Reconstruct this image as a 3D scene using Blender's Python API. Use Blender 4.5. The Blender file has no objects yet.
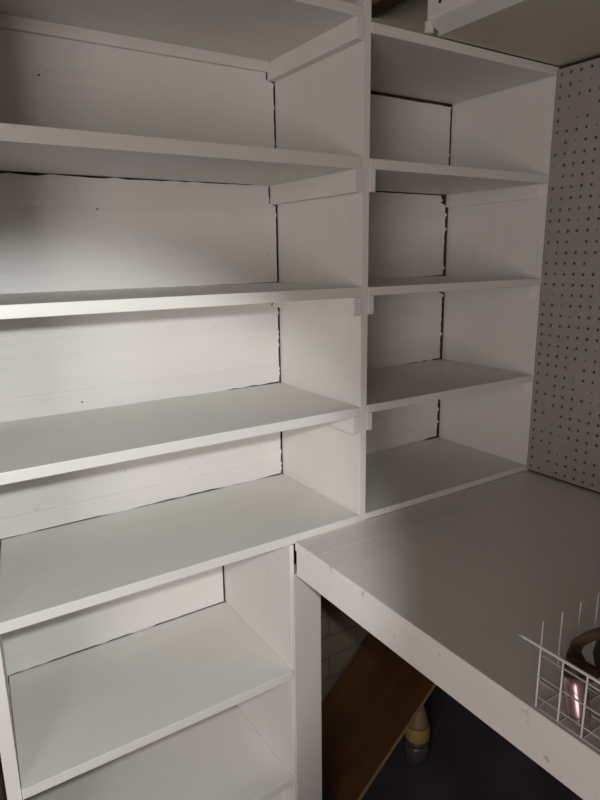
import bpy, bmesh, math, random
from mathutils import Vector, Matrix

rnd = random.Random(11)
scene = bpy.context.scene
COL = scene.collection
ZF = 0.88                      # height of the shelf datum (bottom shelf top) above the floor

# ------------------------------------------------------------------ materials
def new_mat(name):
    m = bpy.data.materials.new(name); m.use_nodes = True
    nt = m.node_tree
    return m, nt, nt.nodes['Principled BSDF']

def paint(name, base, rough=0.5, stretch=(6, 60, 60), bump=0.12, var=0.04, scuff=0.0, scuff_col=(0.12, 0.10, 0.09), thr=0.70):
    """brushed wall paint on boards: long streaks in the bump, slight colour wander, a few scuffs"""
    m, nt, b = new_mat(name)
    N, L = nt.nodes, nt.links
    tc = N.new('ShaderNodeTexCoord')
    mp = N.new('ShaderNodeMapping'); mp.inputs['Scale'].default_value = stretch
    L.new(tc.outputs['Object'], mp.inputs['Vector'])
    n1 = N.new('ShaderNodeTexNoise'); n1.inputs['Scale'].default_value = 1.0; n1.inputs['Detail'].default_value = 5
    L.new(mp.outputs['Vector'], n1.inputs['Vector'])
    n2 = N.new('ShaderNodeTexNoise'); n2.inputs['Scale'].default_value = 5.0; n2.inputs['Detail'].default_value = 4
    L.new(tc.outputs['Object'], n2.inputs['Vector'])
    cr = N.new('ShaderNodeValToRGB')
    cr.color_ramp.elements[0].position = 0.3; cr.color_ramp.elements[1].position = 0.7
    cr.color_ramp.elements[0].color = tuple(c * (1 - var) for c in base) + (1,)
    cr.color_ramp.elements[1].color = tuple(min(1, c * (1 + var)) for c in base) + (1,)
    mixv = N.new('ShaderNodeMath'); mixv.operation = 'ADD'
    h = N.new('ShaderNodeMath'); h.operation = 'MULTIPLY'; h.inputs[1].default_value = 0.5
    L.new(n1.outputs['Fac'], mixv.inputs[0]); L.new(n2.outputs['Fac'], mixv.inputs[1])
    L.new(mixv.outputs[0], h.inputs[0]); L.new(h.outputs[0], cr.inputs['Fac'])
    col = cr.outputs['Color']
    if scuff:
        n3 = N.new('ShaderNodeTexNoise'); n3.inputs['Scale'].default_value = 38; n3.inputs['Detail'].default_value = 3
        L.new(tc.outputs['Object'], n3.inputs['Vector'])
        r3 = N.new('ShaderNodeValToRGB')
        r3.color_ramp.elements[0].position = thr; r3.color_ramp.elements[0].color = (0, 0, 0, 1)
        r3.color_ramp.elements[1].position = thr + 0.08; r3.color_ramp.elements[1].color = (scuff, scuff, scuff, 1)
        L.new(n3.outputs['Fac'], r3.inputs['Fac'])
        mx = N.new('ShaderNodeMix'); mx.data_type = 'RGBA'
        L.new(r3.outputs['Color'], mx.inputs['Factor'])
        L.new(col, mx.inputs['A']); mx.inputs['B'].default_value = scuff_col + (1,)
        col = mx.outputs['Result']
    L.new(col, b.inputs['Base Color'])
    b.inputs['Roughness'].default_value = rough
    bp = N.new('ShaderNodeBump'); bp.inputs['Strength'].default_value = bump; bp.inputs['Distance'].default_value = 0.004
    L.new(n1.outputs['Fac'], bp.inputs['Height']); L.new(bp.outputs['Normal'], b.inputs['Normal'])
    return m

def planks(name, base, pitch=0.125, rough=0.5):
    """painted horizontal boards: a shallow groove every `pitch` metres of height plus brush streaks"""
    m = paint(name, base, rough, (3.2, 30, 46), 0.30, 0.035, 0.25, (0.30, 0.27, 0.24))
    nt = m.node_tree; N, L = nt.nodes, nt.links
    b = N['Principled BSDF']
    tc = N.new('ShaderNodeTexCoord'); sp = N.new('ShaderNodeSeparateXYZ'); L.new(tc.outputs['Object'], sp.inputs[0])
    d = N.new('ShaderNodeMath'); d.operation = 'DIVIDE'; d.inputs[1].default_value = pitch; L.new(sp.outputs['Z'], d.inputs[0])
    f = N.new('ShaderNodeMath'); f.operation = 'FRACT'; L.new(d.outputs[0], f.inputs[0])
    s = N.new('ShaderNodeMath'); s.operation = 'SUBTRACT'; s.inputs[1].default_value = 0.5; L.new(f.outputs[0], s.inputs[0])
    a = N.new('ShaderNodeMath'); a.operation = 'ABSOLUTE'; L.new(s.outputs[0], a.inputs[0])
    r = N.new('ShaderNodeMapRange'); r.inputs['From Min'].default_value = 0.0; r.inputs['From Max'].default_value = 0.035
    L.new(a.outputs[0], r.inputs['Value'])
    old = b.inputs['Normal'].links[0].from_node
    bp = N.new('ShaderNodeBump'); bp.inputs['Strength'].default_value = 0.35; bp.inputs['Distance'].default_value = 0.002
    L.new(r.outputs[0], bp.inputs['Height']); L.new(old.outputs['Normal'], bp.inputs['Normal'])
    L.new(bp.outputs['Normal'], b.inputs['Normal'])
    return m

def simple(name, base, rough=0.5, metallic=0.0, noise=0.0, scale=20, trans=0.0):
    m, nt, b = new_mat(name)
    b.inputs['Roughness'].default_value = rough; b.inputs['Metallic'].default_value = metallic
    if trans: b.inputs['Transmission Weight'].default_value = trans
    N, L = nt.nodes, nt.links
    tc = N.new('ShaderNodeTexCoord')
    n = N.new('ShaderNodeTexNoise'); n.inputs['Scale'].default_value = scale; n.inputs['Detail'].default_value = 4
    L.new(tc.outputs['Object'], n.inputs['Vector'])
    cr = N.new('ShaderNodeValToRGB')
    cr.color_ramp.elements[0].position = 0.3; cr.color_ramp.elements[1].position = 0.7
    cr.color_ramp.elements[0].color = tuple(c * (1 - noise) for c in base) + (1,)
    cr.color_ramp.elements[1].color = tuple(min(1, c * (1 + noise)) for c in base) + (1,)
    L.new(n.outputs['Fac'], cr.inputs['Fac']); L.new(cr.outputs['Color'], b.inputs['Base Color'])
    return m

def wood(name, dark, light, rough=0.55, stretch=(3, 40, 40)):
    m, nt, b = new_mat(name)
    N, L = nt.nodes, nt.links
    tc = N.new('ShaderNodeTexCoord'); mp = N.new('ShaderNodeMapping'); mp.inputs['Scale'].default_value = stretch
    L.new(tc.outputs['Object'], mp.inputs['Vector'])
    n = N.new('ShaderNodeTexNoise'); n.inputs['Scale'].default_value = 1.2; n.inputs['Detail'].default_value = 8
    n.inputs['Distortion'].default_value = 0.8
    L.new(mp.outputs['Vector'], n.inputs['Vector'])
    cr = N.new('ShaderNodeValToRGB')
    cr.color_ramp.elements[0].position = 0.32; cr.color_ramp.elements[1].position = 0.68
    cr.color_ramp.elements[0].color = dark + (1,); cr.color_ramp.elements[1].color = light + (1,)
    L.new(n.outputs['Fac'], cr.inputs['Fac']); L.new(cr.outputs['Color'], b.inputs['Base Color'])
    b.inputs['Roughness'].default_value = rough
    bp = N.new('ShaderNodeBump'); bp.inputs['Strength'].default_value = 0.15; bp.inputs['Distance'].default_value = 0.002
    L.new(n.outputs['Fac'], bp.inputs['Height']); L.new(bp.outputs['Normal'], b.inputs['Normal'])
    return m

def brick(name, c1, c2, mortar):
    m, nt, b = new_mat(name)
    N, L = nt.nodes, nt.links
    tc = N.new('ShaderNodeTexCoord')
    sp = N.new('ShaderNodeSeparateXYZ'); L.new(tc.outputs['Object'], sp.inputs[0])
    ad = N.new('ShaderNodeMath'); ad.operation = 'ADD'; L.new(sp.outputs['X'], ad.inputs[0]); L.new(sp.outputs['Y'], ad.inputs[1])
    cb = N.new('ShaderNodeCombineXYZ'); L.new(ad.outputs[0], cb.inputs['X']); L.new(sp.outputs['Z'], cb.inputs['Y'])
    t = N.new('ShaderNodeTexBrick'); L.new(cb.outputs[0], t.inputs['Vector'])
    t.inputs['Scale'].default_value = 1.0; t.inputs['Brick Width'].default_value = 0.215; t.inputs['Row Height'].default_value = 0.075
    t.inputs['Mortar Size'].default_value = 0.005; t.inputs['Mortar Smooth'].default_value = 0.3
    t.inputs['Color1'].default_value = c1 + (1,); t.inputs['Color2'].default_value = c2 + (1,); t.inputs['Mortar'].default_value = mortar + (1,)
    L.new(t.outputs['Color'], b.inputs['Base Color']); b.inputs['Roughness'].default_value = 0.85
    n = N.new('ShaderNodeTexNoise'); n.inputs['Scale'].default_value = 60; L.new(tc.outputs['Object'], n.inputs['Vector'])
    mu = N.new('ShaderNodeMath'); mu.operation = 'MULTIPLY_ADD'; mu.inputs[1].default_value = -1.0
    L.new(t.outputs['Fac'], mu.inputs[0]); L.new(n.outputs['Fac'], mu.inputs[2])
    bp = N.new('ShaderNodeBump'); bp.inputs['Strength'].default_value = 0.5; bp.inputs['Distance'].default_value = 0.004
    L.new(mu.outputs[0], bp.inputs['Height']); L.new(bp.outputs['Normal'], b.inputs['Normal'])
    return m

WHITE = (0.76, 0.735, 0.71)
M_white = paint('white_paint', WHITE, 0.48, (5, 40, 40), 0.10, 0.03, 0.10)
M_upright = paint('white_paint_upright', WHITE, 0.48, (40, 40, 5), 0.10, 0.03, 0.10)
M_planks = planks('white_plank_paint', (0.77, 0.75, 0.73))
M_shelf = paint('white_paint_shelf', (0.72, 0.71, 0.67), 0.40, (4, 34, 34), 0.07, 0.03, 0.12)
M_bench = paint('bench_paint', (0.70, 0.655, 0.625), 0.42, (30, 6, 30), 0.06, 0.04, 0.12)
M_apron = paint('apron_paint', (0.80, 0.77, 0.74), 0.48, (30, 5, 36), 0.14, 0.04, 0.5, (0.20, 0.17, 0.15), 0.655)
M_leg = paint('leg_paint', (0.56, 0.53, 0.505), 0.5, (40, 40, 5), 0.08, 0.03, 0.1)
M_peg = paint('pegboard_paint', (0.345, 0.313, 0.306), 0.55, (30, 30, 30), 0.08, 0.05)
M_beige = paint('beige_paint', (0.60, 0.56, 0.46), 0.6, (8, 8, 8), 0.05, 0.05)
M_cream = paint('brightened_cream', (0.80, 0.76, 0.62), 0.6, (8, 8, 8), 0.05, 0.04)  # albedo raised to make up for light blocked above the narrow shelves
M_dark = simple('shade_black', (0.02, 0.017, 0.015), 0.9)  # near-black standing in for shade at the pegboard gaps and beside the unit
M_brick = brick('painted_brick', (0.165, 0.125, 0.088), (0.195, 0.15, 0.105), (0.14, 0.108, 0.078))
M_floor = simple('dark_floor', (0.075, 0.072, 0.088), 0.35, 0, 0.25, 6)
M_room = paint('room_wall_paint', (0.82, 0.77, 0.72), 0.8, (4, 4, 4), 0.05, 0.05)
M_ceil = wood('ceiling_boards', (0.05, 0.03, 0.018), (0.10, 0.065, 0.04), 0.7)
M_joist = wood('joist_wood', (0.075, 0.035, 0.015), (0.14, 0.075, 0.035), 0.65, (30, 3, 30))
M_board = wood('brown_board', (0.060, 0.027, 0.010), (0.100, 0.046, 0.017), 0.42, (4, 9, 4))
M_board_edge = simple('board_edge', (0.25, 0.15, 0.07), 0.6, 0, 0.1)
M_skirt = wood('dark_skirting', (0.13, 0.08, 0.055), (0.19, 0.12, 0.08), 0.6, (30, 3, 30))
M_wire = simple('white_wire', (0.72, 0.71, 0.68), 0.35)
M_nail = simple('nail_dark', (0.05, 0.04, 0.035), 0.6, 0.5)
M_pink = simple('pink_metal', (0.44, 0.31, 0.32), 0.25, 0.7)
M_cap = simple('dark_cap', (0.02, 0.014, 0.014), 0.6)
M_leather = simple('brown_leather', (0.085, 0.042, 0.02), 0.5, 0, 0.25, 30)
M_pouch = simple('dark_pouch', (0.022, 0.016, 0.016), 0.7, 0, 0.2, 40)
M_pale = simple('pale_plastic', (0.20, 0.13, 0.085), 0.5)
M_yellow = simple('yellow_band', (0.28, 0.20, 0.06), 0.5, 0, 0.1)
M_purple = simple('dark_purple_band', (0.05, 0.03, 0.045), 0.5)
M_greyglass = simple('grey_base', (0.055, 0.058, 0.057), 0.3)

# ------------------------------------------------------------------ mesh helpers
def box(bm, x0, x1, y0, y1, z0, z1, bev=0.0012):
    ret = bmesh.ops.create_cube(bm, size=1.0)
    vs = ret['verts']
    for v in vs:
        v.co = Vector((x0 + (v.co.x + .5) * (x1 - x0), y0 + (v.co.y + .5) * (y1 - y0), z0 + (v.co.z + .5) * (z1 - z0)))
    if bev:
        es = list({e for v in vs for e in v.link_edges})
        bmesh.ops.bevel(bm, geom=es, offset=bev, segments=2, profile=0.6, affect='EDGES')

def hexa(bm, bottom, top):
    """eight-cornered solid: bottom ring and top ring of four points each"""
    vb = [bm.verts.new(p) for p in bottom]; vt = [bm.verts.new(p) for p in top]
    bm.faces.new(vb[::-1]); bm.faces.new(vt)
    for i in range(4):
        j = (i + 1) % 4
        bm.faces.new((vb[i], vb[j], vt[j], vt[i]))
    bmesh.ops.recalc_face_normals(bm, faces=bm.faces)

def slab(bm, pts, axis, a, b):
    """extrude an outline: axis 'y' -> pts are (x, z); axis 'z' -> pts are (x, y)"""
    f = (lambda p, t: (p[0], t, p[1])) if axis == 'y' else (lambda p, t: (p[0], p[1], t))
    va = [bm.verts.new(f(p, a)) for p in pts]; vb = [bm.verts.new(f(p, b)) for p in pts]
    bm.faces.new(va); bm.faces.new(vb[::-1])
    n = len(pts)
    for i in range(n):
        j = (i + 1) % n
        bm.faces.new((va[i], vb[i], vb[j], va[j]))
    bmesh.ops.triangulate(bm, faces=[x for x in bm.faces if len(x.verts) > 4])
    bmesh.ops.recalc_face_normals(bm, faces=bm.faces)

def tube(bm, pts, r, n=8, flat=None, closed=False):
    """round (or flattened: flat = (across, thick)) bar along a polyline"""
    pts = [Vector(p) for p in pts]; rings = []
    m = len(pts)
    up = Vector((0, 0, 1))
    for i, p in enumerate(pts):
        if closed: t = pts[(i + 1) % m] - pts[i - 1]
        else: t = pts[min(i + 1, m - 1)] - pts[max(i - 1, 0)]
        t.normalize()
        ref = up if abs(t.z) < 0.9 else Vector((1, 0, 0))
        u = t.cross(ref).normalized(); w = u.cross(t).normalized()
        if flat: u = Vector((1, 0, 0)); u = (u - t * u.dot(t)).normalized(); w = t.cross(u).normalized()
        ru, rw = flat if flat else (r, r)
        rings.append([bm.verts.new(p + u * ru * math.cos(2 * math.pi * k / n) + w * rw * math.sin(2 * math.pi * k / n)) for k in range(n)])
    segs = m if closed else m - 1
    for i in range(segs):
        A, B = rings[i], rings[(i + 1) % m]
        for k in range(n):
            bm.faces.new((A[k], A[(k + 1) % n], B[(k + 1) % n], B[k]))
    if not closed:
        bm.faces.new(rings[0][::-1]); bm.faces.new(rings[-1])
    bmesh.ops.recalc_face_normals(bm, faces=bm.faces)

def lathe(bm, prof, n=28):
    """spin (radius, height) profile about local Z"""
    rings = [[bm.verts.new((r * math.cos(2 * math.pi * k / n), r * math.sin(2 * math.pi * k / n), z)) for k in range(n)] for r, z in prof]
    for A, B in zip(rings, rings[1:]):
        for k in range(n):
            bm.faces.new((A[k], A[(k + 1) % n], B[(k + 1) % n], B[k]))
    bm.faces.new(rings[0][::-1]); bm.faces.new(rings[-1])
    bmesh.ops.recalc_face_normals(bm, faces=bm.faces)

def obj(name, bm, mat, parent=None, smooth=False, label=None, lift=True):
    """link a bmesh (built in datum coordinates) as one object; children are placed relative to their thing"""
    if lift:
        bmesh.ops.translate(bm, verts=bm.verts, vec=(0, 0, ZF))
    off = parent.matrix_world.translation if parent else Vector((0, 0, 0))
    if parent is not None and lift:
        bmesh.ops.translate(bm, verts=bm.verts, vec=-off)
    me = bpy.data.meshes.new(name); bm.to_mesh(me); bm.free()
    for m in (mat if isinstance(mat, (list, tuple)) else [mat]): me.materials.append(m)
    if smooth:
        for p in me.polygons: p.use_smooth = True
    o = bpy.data.objects.new(name, me); COL.objects.link(o)
    if parent: o.parent = parent
    if label: o['label'] = label
    return o

def thing(name, loc, label, cat, group=None, rot=None):
    o = bpy.data.objects.new(name, None); COL.objects.link(o)
    o.empty_display_size = 0.05
    o.location = (loc[0], loc[1], loc[2] + ZF)
    if rot is not None: o.rotation_euler = rot
    o['label'] = label; o['category'] = cat
    if group: o['group'] = group
    bpy.context.view_layer.update()
    return o

def structure(name, bm, mat):
    o = obj(name, bm, mat); o['kind'] = 'structure'; return o

def B(*args, **kw):
    bm = bmesh.new(); box(bm, *args, **kw); return bm

# ------------------------------------------------------------------ room shell
D = 0.327                       # depth of the shelves
structure('floor', B(-2.7, 0.75, -3.1, 0.50, -0.98, -0.88, bev=0), M_floor)
structure('wall_back', B(-2.7, 0.75, 0.362, 0.46, -0.88, 1.27, bev=0), M_brick)
structure('wall_right', B(0.604, 0.70, -3.1, 0.362, -0.88, 1.27, bev=0), M_brick)
structure('wall_left', B(-2.7, -2.6, -3.1, 0.362, -0.88, 1.27, bev=0), M_room)
structure('wall_front', B(-2.6, 0.604, -3.1, -3.0, -0.88, 1.27, bev=0), M_room)
structure('ceiling', B(-2.7, 0.75, -3.1, 0.50, 1.27, 1.33, bev=0), M_ceil)
structure('baseboard_right', B(0.578, 0.6035, -2.9, 0.30, -0.88, -0.79), M_skirt)
structure('shade_strip', B(-0.83, -0.765, 0.06, 0.36, -0.88, 1.0), M_dark)  # added dark post standing in for the unlit wall left of the unit

structure('wall_filler', B(0.02, 0.6035, 0.24, 0.255, 0.9915, 1.268, bev=0), M_cream)  # wall stand-in, moved forward to catch more light
o = obj('ceiling_joist', B(0.167, 0.215, -2.98, 0.2395, 1.10, 1.2695), M_joist)
o['label'] = 'dark brown wooden joist under the ceiling, above the narrow shelves'; o['category'] = 'joist'

# ------------------------------------------------------------------ shelving
T = 0.020                       # board thickness
Z1, Z2, Z3 = 0.7524, 0.502, 0.2485

def crack(n, lo, hi):
    """an even open crack with a paint bridge here and there"""
    return [lo * 0.5 if rnd.random() < 0.14 else hi * rnd.uniform(0.72, 0.9) for i in range(n + 1)]

def gappy(n, lo, hi, taper=None):
    g = []
    for i in range(n + 1):
        v = rnd.uniform(lo, hi)
        if rnd.random() < 0.22: v = lo * 0.35
        elif rnd.random() < 0.3: v = hi
        if taper: v *= taper(i / n)
        g.append(v)
    return g

def back_panel(parent, xl, xr, zb, zt, bot=(0.0, 0.001), right=(0.0015, 0.003), top=(0, 0), cleat=0.0, left_cleat=0.0,
               tbot=None, ttop=None, tright=None, mat=None):
    """planked back board of one bay; ragged edges leave the dark cracks seen at its borders"""
    nb, nr = 26, 34
    gb = gappy(nb, *bot, taper=tbot); gt = gappy(nb, *top, taper=ttop) if ttop else [(top[0] + top[1]) / 2 * rnd.uniform(0.9, 1.1) for _ in range(nb + 1)]; gr = crack(nr, *right)
    xm = xr - 0.034                                   # boards up to here, then the ragged right margin
    bm = bmesh.new()
    def prism(q):
        hexa(bm, [(x, D, z) for x, z in q], [(x, D + 0.006, z) for x, z in q])
    for i in range(nb):
        xa, xb = xl + (xm - xl) * i / nb, xl + (xm - xl) * (i + 1) / nb
        prism([(xa, zb + gb[i]), (xb, zb + gb[i + 1]), (xb, zt - gt[i + 1]), (xa, zt - gt[i])])
    z0, z1 = zb + gb[nb], zt - gt[nb]
    ex = []
    for i in range(nr + 1):
        z = z0 + (z1 - z0) * i / nr
        ex.append((xr - gr[i] - (0.019 if (cleat and z > zt - cleat) else 0.0), z))
    for (xa, za), (xb, zb_) in zip(ex, ex[1:]):
        prism([(xm, za), (xa, za), (xb, zb_), (xm, zb_)])
    return obj('back_panel', bm, mat or M_planks, parent)

def shelf(parent, x0, x1, z, t=T, y0=0.0, y1=0.3285, name='shelf', mat=None):
    bm = bmesh.new(); box(bm, x0, x1, y0, y1, z - t, z, 0.0016)
    return obj(name, bm, mat or M_shelf, parent)

def cleat(parent, x0, x1, zt, h=0.038, y0=0.0, y1=D + 0.002):
    return obj('cleat', B(x0, x1, y0, y1, zt - h, zt, bev=0.001), M_white, parent)

def nail(parent, x, y, z, r=0.0019):
    bm = bmesh.new()
    bmesh.ops.create_cone(bm, cap_ends=True, segments=10, radius1=r, radius2=r * .8, depth=0.003,
                          matrix=Matrix.Translation((x, y - 0.001, z)) @ Matrix.Rotation(math.pi / 2, 4, 'X'))
    return obj('nail_head', bm, M_nail, parent, label='dark nail head')

# --- wide bay, above the base cabinet
wide = thing('shelving_unit', (-0.35, 0.16, -0.02),
             'wide white painted shelving unit with four deep shelves, left of the narrow shelf column', 'shelves')
bm = bmesh.new()
hexa(bm, [(-0.757, 0, -0.02), (-0.735, 0, -0.02), (-0.685, 0.355, -0.02), (-0.707, 0.355, -0.02)],
         [(-0.757, 0, 1.08), (-0.735, 0, 1.08), (-0.685, 0.355, 1.08), (-0.707, 0.355, 1.08)])
obj('side_panel', bm, M_upright, wide)
obj('divider', B(0.0005, 0.0185, 0.001, 0.3285, -0.0195, 1.03, bev=0.0015), M_upright, wide)
def wshelf(z, t=T):
    bm = bmesh.new()
    hexa(bm, [(-0.7345, 0, z - t), (-0.0002, 0, z - t), (-0.0002, 0.3285, z - t), (-0.6855, 0.3285, z - t)],
             [(-0.7345, 0, z), (-0.0002, 0, z), (-0.0002, 0.3285, z), (-0.6855, 0.3285, z)])
    bmesh.ops.bevel(bm, geom=bm.edges[:], offset=0.0015, segments=2, profile=.6, affect='EDGES')
    return obj('shelf', bm, M_shelf, wide)
wshelf(1.013, 0.019); wshelf(Z1, 0.024); wshelf(Z2, 0.021); wshelf(Z3, 0.020)
wshelf(0.0, 0.020)
for z, t in ((1.013, 0.019), (Z1, 0.024), (Z2, 0.021), (Z3, 0.020)):
    h = 0.043 if z == Z1 else 0.038
    cleat(wide, -0.019, 0.0004, z - t, h, y0=-0.0008)
    cleat(wide, -0.722, -0.701, z - t, h, y0=0.11, y1=0.2)
cleat(wide, -0.68, -0.0195, 1.013 - 0.019, 0.022, y0=D - 0.012)             # rear rail under the top board
fr = lambda f: f
back_panel(wide, -0.69, -0.0003, Z1, 0.994, (0, 0.0006), (0.0025, 0.0050), (0, 0), cleat=0.038)
back_panel(wide, -0.69, -0.0003, Z2, Z1 - 0.024, (0, 0.0012), (0.0025, 0.0055), (0.003, 0.006), cleat=0.040,
           ttop=lambda t: 1.15 - 0.95 * t, tbot=lambda t: t ** 3)
back_panel(wide, -0.69, -0.0003, Z3, Z2 - 0.021, (0.0, 0.0035), (0.003, 0.006), (0, 0), cleat=0.036, tbot=lambda t: max(0, t - .45) * 1.8)
back_panel(wide, -0.69, -0.0003, 0.0, Z3 - 0.020, (0.001, 0.0045), (0.003, 0.0065), (0, 0), cleat=0.036, tbot=lambda t: 0.35 + .65 * t)
for x, z in ((-0.517, 0.903), (-0.497, 0.268), (-0.430, 0.664)):
    nail(wide, x, D, z)

# --- narrow bay against the right wall
W = 0.58
nar = thing('shelving_unit', (0.30, 0.16, -0.02),
            'narrow white painted shelf column between the tall divider and the pegboard wall', 'shelves')
obj('side_panel', B(W, W + 0.019, 0.0, 0.3285, -0.02, 0.991, bev=0.0015), M_upright, nar)
R = ((0.991, 0.019), (Z1 - 0.002, 0.020), (Z2 - 0.001, 0.018), (Z3 + 0.002, 0.018), (0.0, 0.0155))
for z, t in R:
    shelf(nar, 0.0188, W - 0.0003, z, t)
for z, t in R[:4]:
    h = 0.043 if t == 0.020 else 0.038
    if z < 0.9:
        cleat(nar, 0.0186, 0.0325, z - t, h, y0=-0.0008)
        cleat(nar, W - 0.009, W + 0.0004, z - t, h * 0.8, y0=0.02)
bays = list(zip(R[:-1], R[1:]))
gaps = [((0.0, 0.0012), (0.004, 0.008), (0.007, 0.0085)), ((0, 0.003), (0.006, 0.014), (0.002, 0.004)),
        ((0, 0.004), (0.006, 0.014), (0, 0)), ((0.001, 0.005), (0.006, 0.014), (0, 0))]
for ((zt, tt), (zb, tb)), (gb, gr, gt) in zip(bays, gaps):
    back_panel(nar, 0.022, W - 0.0003, zb, zt - tt, gb, gr, gt, tbot=(lambda t: t ** 4) if zb > 0 else (lambda t: t ** 6),
               cleat=0.028 if zt < 0.9 else 0.0)

# --- base cabinet below the wide bay
base = thing('base_cabinet', (-0.45, 0.16, -0.88),
             'low open white base cabinet under the wide shelves, left of the workbench leg', 'cabinet')
bm = bmesh.new()
hexa(bm, [(-0.757, 0, -0.88), (-0.735, 0, -0.88), (-0.7075, 0.355, -0.88), (-0.7295, 0.355, -0.88)],
         [(-0.757, 0, -0.021), (-0.735, 0, -0.021), (-0.7075, 0.355, -0.021), (-0.7295, 0.355, -0.021)])
obj('side_panel', bm, M_upright, base)
obj('side_panel', B(-0.184, -0.1738, 0.0, 0.3285, -0.88, -0.0215, bev=0.0012), M_upright, base)
def bshelf(z, t, y0):
    bm = bmesh.new()
    hexa(bm, [(-0.7345, y0, z - t), (-0.1843, y0, z - t), (-0.1843, 0.3285, z - t), (-0.7075, 0.3285, z - t)],
             [(-0.7345, y0, z), (-0.1843, y0, z), (-0.1843, 0.3285, z), (-0.7075, 0.3285, z)])
    bmesh.ops.bevel(bm, geom=bm.edges[:], offset=0.0015, segments=2, profile=.6, affect='EDGES')
    return obj('shelf', bm, M_shelf, base)
bshelf(-0.3175, 0.020, -0.006); bshelf(-0.605, 0.020, 0.002)
obj('toe_board', B(-0.7335, -0.1846, 0.03, 0.05, -0.88, -0.6255), M_white, base)
cleat(base, -0.727, -0.697, -0.0215, 0.038, y0=0.20)
back_panel(base, -0.711, -0.1843, -0.3175, -0.0215, (0.0026, 0.0036), (0.003, 0.006), (0, 0))
back_panel(base, -0.711, -0.1843, -0.605, -0.3375, (0.001, 0.002), (0.002, 0.003), (0, 0))

# ------------------------------------------------------------------ workbench
BX = -0.172
bench = thing('workbench', (0.2, -0.8, -0.88), 'long white painted workbench with a worn front edge, below the pegboard', 'workbench')
ZB = -0.0155
YB = -1.75
obj('tabletop', B(BX + 0.0045, 0.5405, YB, -0.0772, ZB - 0.019, ZB, bev=0.0005), M_bench, bench)
obj('back_strip', B(BX + 0.0045, 0.6035, -0.0755, -0.001, ZB - 0.019, ZB, bev=0.0004), M_bench, bench)
obj('wall_strip', B(0.5425, 0.6035, YB, -0.0765, ZB - 0.019, ZB, bev=0.0004), M_bench, bench)
obj('apron', B(BX + 0.0015, BX + 0.0205, YB, -0.004, -0.0925, ZB - 0.0195, bev=0.0018), M_apron, bench)
obj('edge_trim', B(BX, BX + 0.0042, YB, -0.002, ZB - 0.0192, ZB + 0.0002, bev=0.0014), M_apron, bench)
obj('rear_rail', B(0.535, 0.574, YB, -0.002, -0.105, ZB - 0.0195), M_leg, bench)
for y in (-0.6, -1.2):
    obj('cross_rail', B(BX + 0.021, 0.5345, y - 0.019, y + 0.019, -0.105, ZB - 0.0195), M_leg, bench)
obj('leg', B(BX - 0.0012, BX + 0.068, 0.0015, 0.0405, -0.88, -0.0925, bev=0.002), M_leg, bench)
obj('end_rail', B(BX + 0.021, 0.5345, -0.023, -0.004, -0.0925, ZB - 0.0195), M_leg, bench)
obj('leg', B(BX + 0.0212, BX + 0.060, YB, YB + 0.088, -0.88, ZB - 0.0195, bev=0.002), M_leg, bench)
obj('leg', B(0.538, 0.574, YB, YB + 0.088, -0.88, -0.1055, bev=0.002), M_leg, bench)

# ------------------------------------------------------------------ pegboard: a real perforated sheet
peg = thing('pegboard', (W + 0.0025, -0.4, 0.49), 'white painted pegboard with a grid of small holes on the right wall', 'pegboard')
def pegboard():
    P = 0.0254; Q = 0.02545
    ncol, nrow = 30, 39
    y_first, z_first = -0.0135, 0.0038
    bm = bmesh.new()
    cache = {}
    xa, xb = W, W + 0.006
    def V(x, y, z):
        k = (round(x, 5), round(y, 5), round(z, 5))
        if k not in cache: cache[k] = bm.verts.new((x, y, z))
        return cache[k]
    for i in range(ncol):
        for j in range(nrow):
            yc, zc = y_first - P * i, z_first + Q * j
            h = P / 2; g = Q / 2
            filled = rnd.random() < (0.06 if i < 4 else 0.15)
            r = rnd.uniform(0.0036, 0.0043) * (0.55 if rnd.random() < 0.16 else 1)
            ring = [(-h, -g), (0, -g), (h, -g), (h, 0), (h, g), (0, g), (-h, g), (-h, 0)]
            outer = [V(xa, yc + a, zc + b) for a, b in ring]
            if filled:
                bm.faces.new(outer); continue
            jy, jz = rnd.uniform(-.0006, .0006), rnd.uniform(-.0006, .0006)
            inner, deep = [], []
            for a, b in ring:
                l = math.hypot(a, b)
                inner.append(bm.verts.new((xa, yc + jy + a / l * r, zc + jz + b / l * r)))
                deep.append(bm.verts.new((xb, yc + jy + a / l * r, zc + jz + b / l * r)))
            for k in range(8):
                m = (k + 1) % 8
                bm.faces.new((outer[k], outer[m], inner[m], inner[k]))
                bm.faces.new((inner[k], inner[m], deep[m], deep[k]))
    # outer rim of the sheet
    y1, y0 = y_first + P / 2, y_first - P * (ncol - .5)
    z0, z1 = z_first - Q / 2, z_first + Q * (nrow - .5)
    c = [(y0, z0), (y1, z0), (y1, z1), (y0, z1)]
    for k in range(4):
        a, b = c[k], c[(k + 1) % 4]
        bm.faces.new([bm.verts.new(p) for p in ((xa, *a), (xa, *b), (xb, *b), (xb, *a))])
    bmesh.ops.recalc_face_normals(bm, faces=bm.faces)
    return bm
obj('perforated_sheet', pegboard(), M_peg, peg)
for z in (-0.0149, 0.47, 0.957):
    obj('shade_furring', B(W + 0.0062, W + 0.0238, -0.775, -0.002, z, z + 0.034, bev=0), M_dark, peg)  # blackened battens; the top one paints shade into the gap above the sheet

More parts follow.
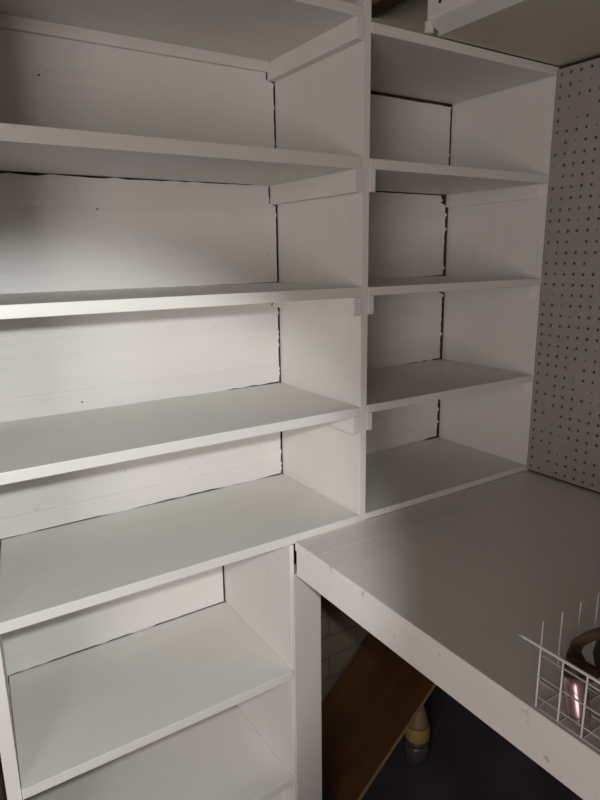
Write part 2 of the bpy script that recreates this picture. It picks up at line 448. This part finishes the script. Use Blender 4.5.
# ------------------------------------------------------------------ overhead box above the pegboard
soff = thing('overhead_box', (0.36, -1.4, 0.995), 'boxed-in overhead soffit with white face and beige underside above the pegboard', 'soffit')
obj('bottom_panel', B(0.1882, 0.603, -2.98, -0.0008, 0.9925, 1.003, bev=0.0008), M_beige, soff)
bm = bmesh.new()
slab(bm, [(0.148, 1.098), (0.148, 1.015), (0.150, 1.0115), (0.155, 1.008), (0.188, 0.9926), (0.188, 1.098)], 'y', -2.98, -0.012)
obj('face_board', bm, M_white, soff, label='white face board')
obj('end_strip', B(0.150, 0.166, -0.0115, -0.003, 0.992, 1.012, bev=0.001), M_white, soff)
bm = bmesh.new()
bmesh.ops.create_cone(bm, cap_ends=True, segments=12, radius1=0.0035, radius2=0.003, depth=0.003,
                      matrix=Matrix.Translation((0.1475, -0.046, 1.034)) @ Matrix.Rotation(math.pi / 2, 4, 'Y'))
obj('screw', bm, M_nail, soff, label='dark screw head')

# ------------------------------------------------------------------ leaning board under the bench
def lean(x): return -0.609 + 0.882 * (x - 0.312)
th = 0.009
nx, nz = -0.661, 0.750           # surface normal (x, z) of the slope
p0 = Vector((0.016, 0, lean(0.016))); p1 = Vector((0.560, 0, lean(0.560)))
off = Vector((nx, 0, nz)) * th
brd = thing('leaning_board', (0.03, 0.19, -0.88), 'brown wooden board leaning under the workbench against the right wall', 'board')
bm = bmesh.new()
def pt(p, y, k): q = p - off * k; return (q.x, y, q.z)
hexa(bm, [pt(p0, 0.052, 1), pt(p1, 0.052, 1), pt(p1, 0.334, 1), pt(p0, 0.334, 1)],
         [pt(p0, 0.052, 0), pt(p1, 0.052, 0), pt(p1, 0.334, 0), pt(p0, 0.334, 0)])
bmesh.ops.bevel(bm, geom=bm.edges[:], offset=0.001, segments=1, affect='EDGES')
obj('panel', bm, M_board, brd)
bm = bmesh.new()
hexa(bm, [pt(p0, 0.0495, 0.97), pt(p1, 0.0495, 0.97), pt(p1, 0.0518, 0.97), pt(p0, 0.0518, 0.97)],
         [pt(p0, 0.0495, 0.03), pt(p1, 0.0495, 0.03), pt(p1, 0.0518, 0.03), pt(p0, 0.0518, 0.03)])
obj('edge_band', bm, M_board_edge, brd, label='pale front edge')

# ------------------------------------------------------------------ bottle on the floor under the board
bt = thing('bottle', (0.306, 0.102, -0.88), 'small bottle with a yellow band on the dark floor beside the leaning board', 'bottle')
def part_lathe(name, prof, mat, parent, label=None):
    bm = bmesh.new(); lathe(bm, prof)
    return obj(name, bm, mat, parent, True, label, lift=False)
part_lathe('base', [(0.030, 0.0), (0.036, 0.004), (0.037, 0.045), (0.035, 0.052)], M_greyglass, bt, 'grey lower body')
part_lathe('dark_band', [(0.0352, 0.0522), (0.0365, 0.055), (0.0365, 0.066), (0.035, 0.068)], M_purple, bt, 'dark band')
part_lathe('label_band', [(0.035, 0.0682), (0.0365, 0.071), (0.0360, 0.108), (0.034, 0.112)], M_yellow, bt, 'yellow band')
part_lathe('neck', [(0.0338, 0.1122), (0.031, 0.122), (0.024, 0.150), (0.016, 0.176), (0.013, 0.186), (0.013, 0.2), (0.010, 0.203)], M_pale, bt, 'pale tapering neck')

# ------------------------------------------------------------------ wire basket on the bench
bas = thing('wire_basket', (0.0, -0.75, ZB), 'white wire basket standing at the front edge of the workbench', 'basket')
bx0, bx1, by0, by1 = -0.1700, 0.150, -0.98, -0.552
zb0, zb1 = ZB + 0.0025, 0.0775
def rounded(z, r=0.014, grow=0.0):
    x0, x1, y0, y1 = bx0 - grow, bx1 + grow, by0 - grow, by1 + grow
    out = []
    for cx, cy, a0 in ((x1 - r, y1 - r, 0), (x0 + r, y1 - r, 90), (x0 + r, y0 + r, 180), (x1 - r, y0 + r, 270)):
        for k in range(6):
            a = math.radians(a0 + 90 * k / 5)
            out.append((cx + r * math.cos(a), cy + r * math.sin(a), z))
    return out
for x in (bx0, bx1):
    bm = bmesh.new()
    tube(bm, [(x, by1, zb1), (x, by1 - .008, zb1), (x, by0 + .008, zb1), (x, by0, zb1)], 0.0020, 8)
    obj('rim', bm, M_wire, bas, True)
    for z in (0.067, 0.036, 0.006, zb0 + 0.003):
        bm = bmesh.new(); tube(bm, [(x, -0.582, z), (x, by0 + 0.01, z)], 0.0012, 6)
        obj('side_wire', bm, M_wire, bas, True)
# cross wires run up both long sides and under the floor; long wires stand up as free prongs at the two ends
for k in range(12):
    y = -0.584 - 0.0322 * k
    bm = bmesh.new()
    tube(bm, [(bx0, y, zb1), (bx0, y, zb0 + .004), (bx0 + .004, y, zb0 + .0006), (bx1 - .004, y, zb0 + .0006), (bx1, y, zb0 + .004), (bx1, y, zb1)], 0.0013, 6)
    obj('cross_wire', bm, M_wire, bas, True)
for k in range(6):
    x = -0.121 + 0.0432 * k
    bm = bmesh.new()
    tube(bm, [(x, by1, zb1 + 0.001), (x, by1, zb0 + .004), (x, by1 - .004, zb0), (x, by0 + .004, zb0), (x, by0, zb0 + .004), (x, by0, zb1)], 0.0011, 6)
    obj('long_wire', bm, M_wire, bas, True)

# pink metallic bottle lying in the basket
a = Vector((-0.1525, -0.634, 0.0)); b_ = Vector((-0.1445, -0.616, 0.055))
ax = (b_ - a).normalized()
q = Vector((0, 0, 1)).rotation_difference(ax)
pb = thing('bottle', (a.x, a.y, zb0 + 0.0078), 'shiny pink metallic bottle with a dark cap leaning in the wire basket', 'bottle', rot=q.to_euler())
part_lathe('body', [(0.011, 0.0), (0.0140, 0.0015), (0.0148, 0.005), (0.0148, 0.047), (0.013, 0.052), (0.0105, 0.0545)], M_pink, pb, 'pink metallic body')
part_lathe('cap', [(0.0104, 0.0547), (0.0128, 0.0555), (0.0128, 0.070), (0.0108, 0.0725)], M_cap, pb, 'dark cap')

# dark bag with a brown leather handle in the basket
bag = thing('bag', (-0.01, -0.72, zb0), 'dark bag with a curved brown leather handle sitting in the wire basket', 'bag')
bm = bmesh.new()
bmesh.ops.create_cube(bm, size=1.0)
bmesh.ops.subdivide_edges(bm, edges=bm.edges[:], cuts=5, use_grid_fill=True)
for v in bm.verts:
    c = v.co * 2
    s = Vector((c.x * math.sqrt(max(0, 1 - c.y * c.y / 2.6 - c.z * c.z / 3.2)), c.y * math.sqrt(max(0, 1 - c.x * c.x / 2.6 - c.z * c.z / 3.2)), c.z * math.sqrt(max(0, 1 - c.x * c.x / 4 - c.y * c.y / 4))))
    v.co = Vector((-0.006 + s.x * 0.092, -0.722 + s.y * 0.148, zb0 + 0.0025 + 0.036 + s.z * 0.036))
obj('pouch', bm, M_pouch, bag, True, 'dark soft pouch')
bm = bmesh.new()
hp = [(-0.078, -0.610, 0.012), (-0.08, -0.586, 0.012), (-0.08, -0.575, 0.026), (-0.08, -0.580, 0.046), (-0.079, -0.594, 0.064), (-0.078, -0.611, 0.079), (-0.076, -0.632, 0.092),
      (-0.070, -0.662, 0.099), (-0.062, -0.700, 0.094), (-0.055, -0.730, 0.074), (-0.052, -0.745, 0.048)]
tube(bm, hp, 0.008, 12, flat=(0.015, 0.007))
obj('handle', bm, M_leather, bag, True, 'curved brown leather handle')

# ------------------------------------------------------------------ lights
def light(kind, name, loc, target, energy, color, **kw):
    l = bpy.data.lights.new(name, kind); l.energy = energy; l.color = color
    for k, v in kw.items(): setattr(l, k, v)
    o = bpy.data.objects.new(name, l); COL.objects.link(o)
    o.location = (loc[0], loc[1], loc[2] + ZF)
    d = Vector(target) - Vector(loc)
    o.rotation_euler = d.to_track_quat('-Z', 'Y').to_euler()
    return o
# added warm area fill, source unseen, left of and behind the camera
light('AREA', 'room_fill', (-2.45, -1.95, 0.25), (0.0, 0.2, 0.35), 37, (1.0, 0.90, 0.865), shape='RECTANGLE', size=1.3, size_y=1.3)
# weak unseen fill added behind the camera to lift surfaces and the wall panel
light('POINT', 'point_fill', (-1.75, -1.65, 1.04), (-1.75, -1.65, 0.0), 8, (1.0, 0.89, 0.82), shadow_soft_size=0.12)
# hand torch pointed at the wide shelves
light('SPOT', 'torch', (-0.78, -1.04, 0.65), (-0.50, 0.327, -0.07), 39, (0.965, 1.0, 0.99), spot_size=math.radians(55), spot_blend=0.45, shadow_soft_size=0.02)

w = bpy.data.worlds.new('World'); scene.world = w; w.use_nodes = True
w.node_tree.nodes['Background'].inputs['Color'].default_value = (0.05, 0.045, 0.04, 1)
w.node_tree.nodes['Background'].inputs['Strength'].default_value = 0.3

# ------------------------------------------------------------------ camera
yaw, pitch, roll, f = -0.57255, -0.2334, -0.0138, 610.57
cyw, syw, cp, sp = math.cos(yaw), math.sin(yaw), math.cos(pitch), math.sin(pitch)
fwd = Vector((-syw * cp, cyw * cp, sp)); right = Vector((cyw, syw, 0)); up = right.cross(fwd)
cr, sr = math.cos(roll), math.sin(roll)
r2 = right * cr + up * sr; u2 = right * -sr + up * cr
cam = bpy.data.cameras.new('camera'); co = bpy.data.objects.new('camera', cam); COL.objects.link(co)
mw = Matrix((r2, u2, -fwd)).transposed().to_4x4()
mw.translation = (-0.79387, -0.99394, 0.56755 + ZF)
co.matrix_world = mw
cam.sensor_fit = 'VERTICAL'; cam.sensor_height = 36.0; cam.lens = f / 800 * 36.0
cam.clip_start = 0.02
scene.camera = co

vs = scene.view_settings
vs.view_transform = 'Standard'; vs.look = 'None'; vs.exposure = 0.0; vs.gamma = 1.0; vs.use_curve_mapping = False
